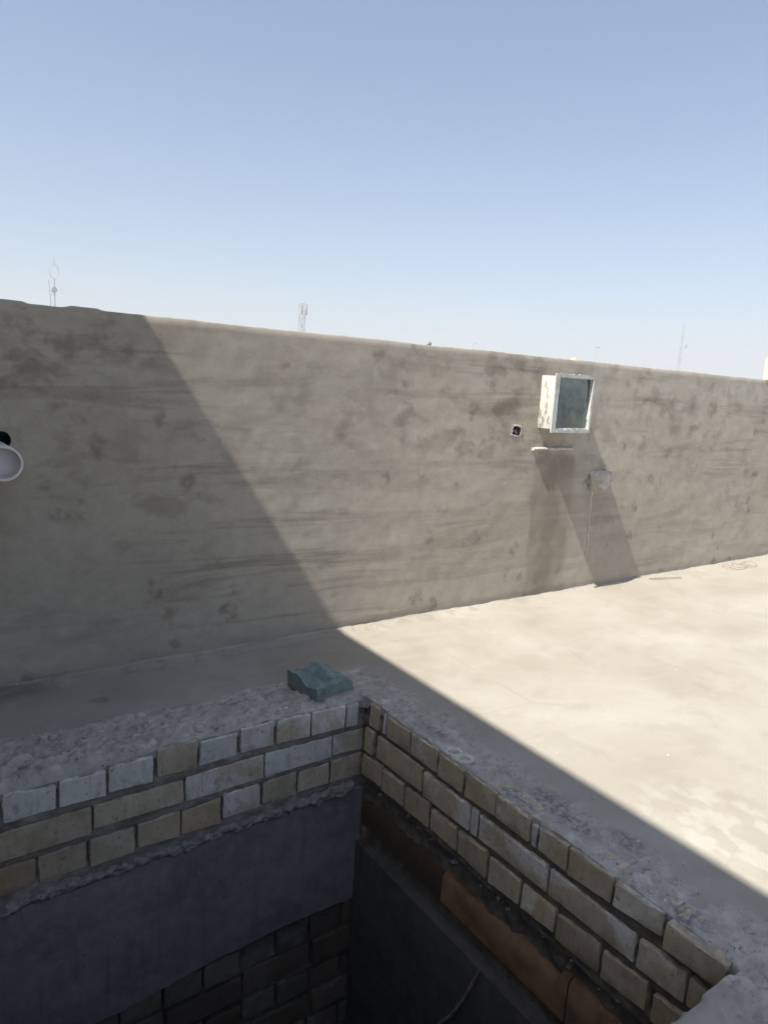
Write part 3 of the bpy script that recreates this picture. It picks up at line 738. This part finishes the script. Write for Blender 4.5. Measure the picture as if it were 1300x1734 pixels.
# right wall below the bricks: hollow mortar bed, board, concrete beam
us = np.arange(0.45, HY1 + 0.03, 0.009); zs = np.arange(-0.56, -0.26, 0.009)
U, ZZ = np.meshgrid(us, zs, indexing='ij')
out = -0.020 - 0.018 * sstep(-0.27, -0.34, ZZ) + (fbm(U, ZZ, 24, 4, 31.0) - .5) * 0.030
V_ = np.stack([HX1 - out, U, ZZ], -1).reshape(-1, 3)
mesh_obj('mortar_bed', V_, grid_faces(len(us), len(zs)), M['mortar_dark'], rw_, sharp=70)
bits = crumbs('mortar_clots', 26, lambda: (HX1 + 0.012 - 0.012 * random.random(), random.uniform(0.6, 1.85), -0.288 - 0.03 * random.random()), M['mortar_dark'], 0.004, 0.013, rw_)
tag(bits, kind='stuff')
def board(y0, y1, mat):
    us = np.arange(y0, y1 + 0.001, (y1 - y0) / 40)
    bm = bmesh.new(); prev = None
    for u in us:
        t_ = -0.392 + 0.03 * (float(fbm(u, 0.3, 7, 3, 3.0)) - .5) * 2 + (0.03 if u < 0.98 else 0.0); b_ = -0.497 + 0.006 * (float(fbm(u, 0.7, 9, 2, 5.0)) - .5)
        pf = [(HX1 + 0.05, t_), (HX1 + 0.026, t_ - 0.002), (HX1 + 0.019, t_ - 0.012), (HX1 + 0.017, (t_ + b_) / 2), (HX1 + 0.018, b_ + 0.004), (HX1 + 0.024, b_), (HX1 + 0.05, b_)]
        ring = [bm.verts.new((x + random.uniform(-.0008, .0008), u, z)) for x, z in pf]
        if prev:
            for k in range(len(pf) - 1): bm.faces.new((prev[k], prev[k + 1], ring[k + 1], ring[k]))
        else: bm.faces.new(ring)
        prev = ring
    bm.faces.new(prev[::-1])
    return bm_obj('board', bm, mat, rw_)
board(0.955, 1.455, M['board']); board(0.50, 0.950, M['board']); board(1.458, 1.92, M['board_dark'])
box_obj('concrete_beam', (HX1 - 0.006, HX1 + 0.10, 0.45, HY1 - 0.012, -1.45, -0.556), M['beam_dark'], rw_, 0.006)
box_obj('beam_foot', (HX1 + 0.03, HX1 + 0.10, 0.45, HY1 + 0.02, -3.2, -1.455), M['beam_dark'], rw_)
tube_obj('mortar_run', [(HX1 - 0.008, 1.235, -0.553), (HX1 - 0.010, 1.250, -0.60), (HX1 - 0.009, 1.285, -0.69), (HX1 - 0.010, 1.33, -0.79), (HX1 - 0.008, 1.39, -0.88)], [0.003, 0.006, 0.005, 0.006, 0.003], M['mortar'], rw_, 6)
# unseen sides and bottom of the shaft
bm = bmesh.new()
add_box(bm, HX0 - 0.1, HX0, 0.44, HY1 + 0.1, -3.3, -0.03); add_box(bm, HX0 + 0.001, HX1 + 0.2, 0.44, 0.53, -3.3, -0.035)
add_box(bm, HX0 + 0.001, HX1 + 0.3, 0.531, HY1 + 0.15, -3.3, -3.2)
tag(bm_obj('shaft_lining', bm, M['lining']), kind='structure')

# ---------------------------------------------------------------- things
# foam block on the rim
P0 = Vector((1.153, 1.968, 0.004)); P1 = Vector((1.318, 1.996, 0.004)); P3 = Vector((1.118, 2.128, 0.004))
ea = P1 - P0; eb = P3 - P0
N = 30
s, t = np.meshgrid(np.linspace(0, 1, N), np.linspace(0, 1, N), indexing='ij')
h = 0.046 + 0.010 * t
ridge_ = np.clip(1 - np.abs((s - 0.60) - 0.18 * (t - 0.5)) / 0.20, 0, 1)
h = h + 0.022 * ridge_ * sstep(0.30, 0.72, t) * (1 - 0.4 * sstep(0.8, 1, t))
pit = np.clip(np.minimum.reduce([(s - 0.12) / 0.12, (0.62 - s) / 0.10, (t - 0.18) / 0.16, (0.78 - t) / 0.10]), 0, 1)
h = h - 0.024 * pit
h = h + 0.010 * sstep(0.12, 0.0, s) * sstep(0.45, 0.8, t) - 0.012 * sstep(0.55, 0.35, t) * sstep(0.22, 0.0, s) * sstep(0.1, 0.25, t)
h = h - 0.013 * sstep(0.78, 1.0, s) * (1 - 0.3 * t)
h = h + (fbm(s, t, 7, 4, 3.0) - .5) * 0.018 + (fbm(s, t, 22, 3, 9.0) - .5) * 0.011
bm = bmesh.new(); tv = {}
for i in range(N):
    for j in range(N):
        q = P0 + ea * float(s[i, j]) + eb * float(t[i, j]); tv[i, j] = bm.verts.new((q.x, q.y, float(h[i, j])))
for i in range(N - 1):
    for j in range(N - 1): bm.faces.new((tv[i, j], tv[i + 1, j], tv[i + 1, j + 1], tv[i, j + 1]))
ring = [(i, 0) for i in range(N)] + [(N - 1, j) for j in range(1, N)] + [(i, N - 1) for i in range(N - 2, -1, -1)] + [(0, j) for j in range(N - 2, 0, -1)]
lowv = []
for (i, j) in ring:
    q = P0 + ea * float(s[i, j]) + eb * float(t[i, j]); c_ = P0 + ea * .5 + eb * .5
    q = q + (c_ - q) * (0.02 + 0.02 * random.random() * (j > 5)); lowv.append(bm.verts.new((q.x, q.y, 0.002)))
for k in range(len(ring)):
    q = (k + 1) % len(ring); bm.faces.new((tv[ring[k]], lowv[k], lowv[q], tv[ring[q]]))
bm.faces.new(lowv[::-1])
fo = bm_obj('foam_block', bm, M['foam'], None, True, 18)
tag(fo, 'broken teal foam block with a gouged top lying at the shaft corner', 'foam block')

# sheet-metal box on the wall
d = 0.120; Yf = W - d
bx = empty('metal_box', (2.85, W, 0.91), 'open metal box with flaking white paint fixed high on the parapet wall', 'metal box')
bx0, bx1, bz0, bz1 = 2.716, 2.972, 0.922, 1.186; th = 0.008
box_obj('side_panel', (bx0, bx0 + th, Yf + 0.004, W + 0.02, bz0, bz1), M['box_side'], bx, 0.0015)
box_obj('side_panel', (bx1 - th, bx1, Yf + 0.004, W + 0.02, bz0, bz1), M['box_side'], bx, 0.0015)
box_obj('top_panel', (bx0 + th, bx1 - th, Yf + 0.004, W + 0.02, bz1 - th, bz1 - 0.001), M['box_side'], bx)
box_obj('bottom_panel', (bx0 + th, bx1 - th, Yf + 0.004, W + 0.02, bz0 + 0.001, bz0 + th), M['box_side'], bx)
def strip(x0, x1, z0, z1, horizontal):
    bm = bmesh.new(); n = 24; prev = None
    for i in range(n + 1):
        k = i / n
        j = [random.uniform(-0.0016, 0.0016) for _ in range(4)]
        if random.random() < 0.12: j[2] += 0.003
        if horizontal:
            x = x0 + (x1 - x0) * k; sec = [(x, Yf + 0.003, z0 + j[0]), (x, Yf - 0.004, z0 + j[0]), (x, Yf - 0.004 + j[1] * .6, z1 + j[2]), (x, Yf + 0.003, z1 + j[2])]
        else:
            z = z0 + (z1 - z0) * k; sec = [(x0 + j[0], Yf + 0.003, z), (x0 + j[0], Yf - 0.004, z), (x1 + j[2], Yf - 0.004 + j[1] * .6, z), (x1 + j[2], Yf + 0.003, z)]
        rg = [bm.verts.new(p) for p in sec]
        if prev:
            for q in range(4): bm.faces.new((prev[q], prev[(q + 1) % 4], rg[(q + 1) % 4], rg[q]))
        else: bm.faces.new(rg)
        prev = rg
    bm.faces.new(prev[::-1])
    return bm_obj('flange', bm, M['box_frame'], bx)
fx0, fx1, fz0, fz1 = 2.684, 2.976, 0.907, 1.198
strip(fx0, fx0 + 0.027, fz0, fz1, False); strip(fx1 - 0.013, fx1, fz0, fz1, False)
strip(fx0 + 0.0275, fx1 - 0.0135, fz1 - 0.016, fz1, True); strip(fx0 + 0.0275, fx1 - 0.0135, fz0, fz0 + 0.016, True)
box_obj('back_panel', (bx0 + th + .001, bx1 - th - .001, Yf + 0.016, Yf + 0.020, bz0 + th + .001, bz1 - th - .001), M['panel'], bx)

# socket hole in the wall
so = empty('socket_hole', (2.569, W, 0.903), 'small square socket hole with a ragged gypsum edge left of the metal box', 'socket hole')
sq = []
for k in range(28):
    a = 2 * math.pi * k / 28; c_, s_ = math.cos(a), math.sin(a); m_ = (abs(c_) ** 4 + abs(s_) ** 4) ** -0.25
    j = random.uniform(0.86, 1.1); sq.append((0.029 * c_ * m_ * j, 0.023 * s_ * m_ * j))
po = hole_patch('plaster_edge', holes['socket'], sq, 0.045, M['plaster'], 0.002, so, M['void'])
for nm in ('stain_shadow', 'lime_bounce'): float_attr(po, nm, np.zeros(len(po.data.vertices)))
tag(crumbs('gypsum_edge', 60, lambda: (lambda q: (2.569 + q[0] * random.uniform(0.98, 1.18), W - 0.001, 0.903 + q[1] * random.uniform(0.98, 1.15)))(random.choice(sq)), M['gypsum'], 0.002, 0.007, so), kind='stuff')
for q in range(3):
    tube_obj('wire_end', [(2.560 + q * 0.010, W + 0.04, 0.90 - q * .006), (2.562 + q * 0.008, W + 0.01, 0.905), (2.566 + q * 0.006, W + 0.004, 0.893 - q * 0.004)], 0.0022, M[('wire', 'steel_pale', 'steel')[q]], so, 6)

# broken pipe stub with mortar, and its drip
st = empty('broken_stub', (3.22, W, 0.62), 'pale broken shard caked in mortar sticking out of the wall right of the ledge', 'broken stub')
def lathe_tube(bm, p0, p1, ro, ri, n, rough=0.0):
    p0 = Vector(p0); p1 = Vector(p1); dd = (p1 - p0).normalized(); a = dd.orthogonal().normalized(); b = dd.cross(a)
    prof = [(p0, ro), (p0.lerp(p1, .5), ro), (p1, ro), (p1, (ro + ri) / 2), (p1, ri), (p0.lerp(p1, .5), ri), (p0, ri)]
    rings = []
    for (p, r_) in prof:
        rings.append([bm.verts.new(p + (a * math.cos(2 * math.pi * k / n) + b * math.sin(2 * math.pi * k / n)) * r_ * (1 + random.uniform(-rough, rough)) + dd * random.uniform(-rough, rough) * ro * 1.2) for k in range(n)])
    for r0, r1 in zip(rings, rings[1:]):
        for k in range(n): bm.faces.new((r0[k], r0[(k + 1) % n], r1[(k + 1) % n], r1[k]))
    return rings
bm = bmesh.new()
for p_ in [(3.160, W + .02, .690), (3.165, W + .02, .600), (3.205, W + .02, .580), (3.235, W + .02, .690), (3.285, W - .065, .690), (3.312, W - .060, .655), (3.225, W - .075, .585), (3.200, W - .070, .605), (3.240, W - .072, .672)]:
    bm.verts.new(p_)
bmesh.ops.convex_hull(bm, input=bm.verts[:])
bmesh.ops.subdivide_edges(bm, edges=bm.edges[:], cuts=3, use_grid_fill=True)
for v in bm.verts: v.co += Vector((random.uniform(-.003, .003), random.uniform(-.003, .003), random.uniform(-.003, .003)))
bm_obj('tile_shard', bm, M['stub'], st, False)
bm = bmesh.new(); bmesh.ops.create_icosphere(bm, subdivisions=3, radius=0.045)
for v in bm.verts:
    v.co = Vector((v.co.x * 0.75, v.co.y * 0.35, v.co.z * 1.1)) * random.uniform(0.85, 1.15) + Vector((3.185, W + 0.004, 0.632))
bm_obj('mortar_collar', bm, M['mortar_light'], st)
pts = [(3.198 + 0.004 * math.sin(k * 2.1) + 0.002 * k, W - 0.001, 0.60 - 0.40 * k / 12) for k in range(13)]
tube_obj('mortar_drip', pts, [0.008, .009, .006, .008, .005, .006, .004, .006, .004, .005, .003, .004, .002], M['gypsum'], st, 7)

# white drain pipe by the outlet
dp = empty('drain_pipe', (0.27, W, 0.787), 'white plastic drain pipe end sticking out of the parapet below a dark hole', 'pipe')
bm = bmesh.new()
c0 = Vector((0.263, W + 0.02, 0.794)); c1 = Vector((0.263, W - 0.190, 0.794))
n = 40; prof = [(c0, .0485), (c1 + Vector((0, .050, 0)), .0485), (c1 + Vector((0, .046, 0)), .053), (c1 + Vector((0, .002, 0)), .053), (c1, .0522), (c1, .0465), (c1 + Vector((0, .002, 0)), .0455)]
rings = [[bm.verts.new((p.x + r_ * math.cos(2 * math.pi * k / n), p.y, p.z + r_ * math.sin(2 * math.pi * k / n))) for k in range(n)] for p, r_ in prof]
for r0, r1 in zip(rings, rings[1:]):
    for k in range(n): bm.faces.new((r0[k], r0[(k + 1) % n], r1[(k + 1) % n], r1[k]))
bm_obj('pipe_body', bm, M['pvc'], dp, True, 35)
bm = bmesh.new()
prof = [(c1.y + .002, .0452), (c1.y + .045, .0448), (c1.y + .049, .041), (c1.y + .051, .0)]
rings = [[bm.verts.new((c1.x + max(r_, .0005) * math.cos(2 * math.pi * k / n), y_, c1.z + max(r_, .0005) * math.sin(2 * math.pi * k / n))) for k in range(n)] for y_, r_ in prof]
for r0, r1 in zip(rings, rings[1:]):
    for k in range(n): bm.faces.new((r0[k], r0[(k + 1) % n], r1[(k + 1) % n], r1[k]))
bm.faces.new(rings[-1])
bm_obj('inner_plug', bm, M['pvc_in'], dp, True, 35)

# wire and stick at the foot of the wall
pts = []
for k in range(46):
    a = k * 0.36; pts.append((4.60 + 0.0075 * k + 0.10 * math.cos(a) * (0.6 + 0.01 * k), 2.445 + 0.055 * math.sin(a), 0.008 + 0.006 * math.sin(k * 0.9)))
wo_ = tube_obj('wire_coil', pts, 0.0014, M['wire'], None, 5)
tag(wo_, 'loose coil of thin rusty wire on the sunlit floor by the wall', 'wire')
so_ = tube_obj('thin_stick', [(3.80, 2.497, 0.008), (3.90, 2.462, 0.010), (4.03, 2.428, 0.008)], [0.003, 0.004, 0.003], M['wood'], None, 6)
tag(so_, 'thin dry stick on the floor beside the shadow of the metal box', 'stick')

# ---------------------------------------------------------------- far masts, tank and house beyond the wall
def far(x, y, Yd):
    """point in the direction of a photo pixel at distance Yd beyond the wall"""
    v = M3 @ _dir(x, y); t_ = Yd / v.y
    return Vector((v.x * t_, Yd, 1.1 + v.z * t_))
GZ = -7.2
def pole_mast():
    p = far(90.5, 436, 40); e = empty('antenna_mast', (p.x, p.y, GZ), 'pale twin-pole antenna mast with a drum and hoop above the wall', 'antenna mast')
    zt = p.z - 1.0
    tube_obj('pole', [(p.x, p.y, GZ), (p.x, p.y, zt)], 0.045, M['steel_pale'], e, 8)
    tube_obj('pole', [(p.x - 0.21, p.y, GZ), (p.x - 0.19, p.y, zt - 1.1), (p.x - 0.25, p.y, zt - 0.1)], 0.028, M['steel_pale'], e, 6)
    hoop = [(p.x + 0.01 + 0.22 * math.sin(2 * math.pi * k / 16), p.y, zt + 0.34 - 0.34 * math.cos(2 * math.pi * k / 16)) for k in range(17)]
    tube_obj('hoop', hoop, 0.018, M['steel_pale'], e, 5)
    tube_obj('tip_rod', [(p.x + 0.02, p.y, zt + 0.66), (p.x + 0.02, p.y, zt + 1.0)], 0.02, M['steel_pale'], e, 5)
    q = far(90.5, 491, 40)
    tube_obj('drum', [(p.x - 0.03, p.y - 0.26, q.z), (p.x - 0.03, p.y - 0.05, q.z)], 0.135, M['steel'], e, 14)
    for k in range(6):
        zz = zt - 0.8 - k * 1.2
        tube_obj('bracket', [(p.x - 0.2, p.y, zz), (p.x, p.y, zz)], 0.015, M['steel_pale'], e, 5)
pole_mast()
def lattice(x, y, Yd, w0, w1, mat, label, group=None, thick=0.03, taper_top=None, boxpx=None):
    p = far(x, y, Yd); e = empty('lattice_mast', (p.x, p.y, GZ), label, 'antenna mast')
    H = p.z - GZ; nseg = max(8, int(H / (w0 * 1.5)))
    def wz_(k): return (w0 + (w1 - w0) * k / nseg) / 2
    cor = ((-1, -1), (1, -1), (1, 1), (-1, 1))
    for a, b in cor:
        tube_obj('leg', [(p.x + a * wz_(0), p.y + b * wz_(0), GZ), (p.x + a * wz_(nseg), p.y + b * wz_(nseg), p.z)], thick, mat, e, 5)
    bm = bmesh.new()
    for k in range(nseg):
        za, zb_ = GZ + H * k / nseg, GZ + H * (k + 1) / nseg
        for q in range(4):
            a, b = cor[q], cor[(q + 1) % 4]
            if k % 2: a, b = b, a
            add_tube(bm, [(p.x + a[0] * wz_(k), p.y + a[1] * wz_(k), za), (p.x + b[0] * wz_(k + 1), p.y + b[1] * wz_(k + 1), zb_)], thick * 0.6, 4)
            add_tube(bm, [(p.x + a[0] * wz_(k + 1), p.y + a[1] * wz_(k + 1), zb_), (p.x + b[0] * wz_(k + 1), p.y + b[1] * wz_(k + 1), zb_)], thick * 0.6, 4)
    tag(bm_obj('bracing', bm, mat, e), kind='stuff')
    if boxpx:
        q = far(boxpx[0], boxpx[1], Yd)
        box_obj('dish_box', (q.x - 0.13, q.x + 0.17, q.y - 0.35, q.y - 0.12, q.z - 0.22, q.z + 0.22), M['steel'], e, 0.02)
    return e, p
e, p = lattice(512, 514, 50, 0.36, 0.36, M['steel'], 'short grey lattice mast rising above the middle of the wall', thick=0.028)
for sx in (-0.2, 0.2):
    box_obj('panel_antenna', (p.x + sx - 0.07, p.x + sx + 0.07, p.y - 0.34, p.y - 0.22, p.z - 0.85, p.z - 0.05), M['steel'], e, 0.01)
lattice(1158, 546, 50, 0.42, 0.20, M['steel_pale'], 'slender tapering mast with a small box near the cream house', thick=0.03, boxpx=(1157, 586))
def tv(x, y, Yd, arm, label, size):
    p = far(x, y, Yd); e = empty('tv_antenna', (p.x, p.y, GZ), label, 'antenna')
    tube_obj('pole', [(p.x, p.y, GZ), (p.x, p.y, p.z)], size, M['steel_pale'], e, 6)
    tube_obj('boom', [(p.x - 0.02, p.y, p.z - 0.02), (p.x + arm, p.y, p.z - 0.02)], size * 1.2, M['steel_pale'], e, 6)
    for k in range(4):
        xx = p.x + arm * (0.15 + 0.25 * k); tube_obj('element', [(xx, p.y - 0.2, p.z - 0.02), (xx, p.y + 0.2, p.z - 0.02)], size * 0.5, M['steel_pale'], e, 5)
tv(1008.5, 587, 30, 0.36, 'tall thin television antenna above the wall over the metal box', 0.022)
tv(802, 580, 40, 0.24, 'tiny faint television antenna peeping over the wall top', 0.016)
# orange tank behind the wall
p = far(972, 605, 26)
tk = empty('water_tank', (p.x, p.y, GZ), 'orange dome of a water tank just showing over the wall', 'water tank')
bm = bmesh.new(); n = 20
prof = [(0.0, p.z), (0.08, p.z - 0.015), (0.16, p.z - 0.05), (0.24, p.z - 0.13), (0.27, p.z - 0.22), (0.27, p.z - 1.1)]
rings = [[bm.verts.new((p.x + max(r_, .001) * math.cos(2 * math.pi * k / n), p.y + max(r_, .001) * math.sin(2 * math.pi * k / n), z_)) for k in range(n)] for r_, z_ in prof]
for r0, r1 in zip(rings, rings[1:]):
    for k in range(n): bm.faces.new((r0[k], r0[(k + 1) % n], r1[(k + 1) % n], r1[k]))
bm.faces.new(rings[-1])
bm_obj('tank_body', bm, M['tank'], tk)
for a in range(4):
    tube_obj('leg', [(p.x + 0.2 * math.cos(a * 1.57), p.y + 0.2 * math.sin(a * 1.57), GZ), (p.x + 0.2 * math.cos(a * 1.57), p.y + 0.2 * math.sin(a * 1.57), p.z - 1.1)], 0.03, M['steel'], tk, 6)
# cream house at the right
p = far(1296.5, 604, 24); p.y = 15.0
hs = empty('house', (p.x + 4, p.y + 4, GZ), 'cream rendered house whose corner shows past the end of the wall', 'house')
box_obj('wall', (p.x, p.x + 9, p.y, p.y + 9, GZ, p.z), M['house'], hs, 0.02)
box_obj('roof_edge', (p.x + 0.12, p.x + 8.9, p.y + 0.1, p.y + 8.9, p.z + 0.003, p.z + 0.35), M['house'], hs, 0.02)
for k in range(3):
    y0 = p.y + 1.2 + 2.6 * k
    for z0 in (GZ + 1.2, GZ + 4.6):
        w_ = box_obj('window', (p.x - 0.03, p.x + 0.05, y0, y0 + 1.2, z0, z0 + 1.3), M['steel_pale'], hs)
        box_obj('pane', (p.x - 0.04, p.x - 0.031, y0 + 0.08, y0 + 1.12, z0 + 0.08, z0 + 1.22), M['glass'], w_)

# ---------------------------------------------------------------- dusty air
hv = bpy.data.materials.new('dusty_air'); hv.use_nodes = True
hn = hv.node_tree.nodes; hn.clear()
pv = hn.new('ShaderNodeVolumePrincipled'); ho = hn.new('ShaderNodeOutputMaterial')
pv.inputs['Color'].default_value = (0.90, 0.92, 0.95, 1); pv.inputs['Density'].default_value = 0.008; pv.inputs['Anisotropy'].default_value = 0.0
hv.node_tree.links.new(pv.outputs[0], ho.inputs['Volume'])
tag(box_obj('haze', (-3050, 3050, -3050, 3050, -8.4, 10.9), hv), kind='stuff')
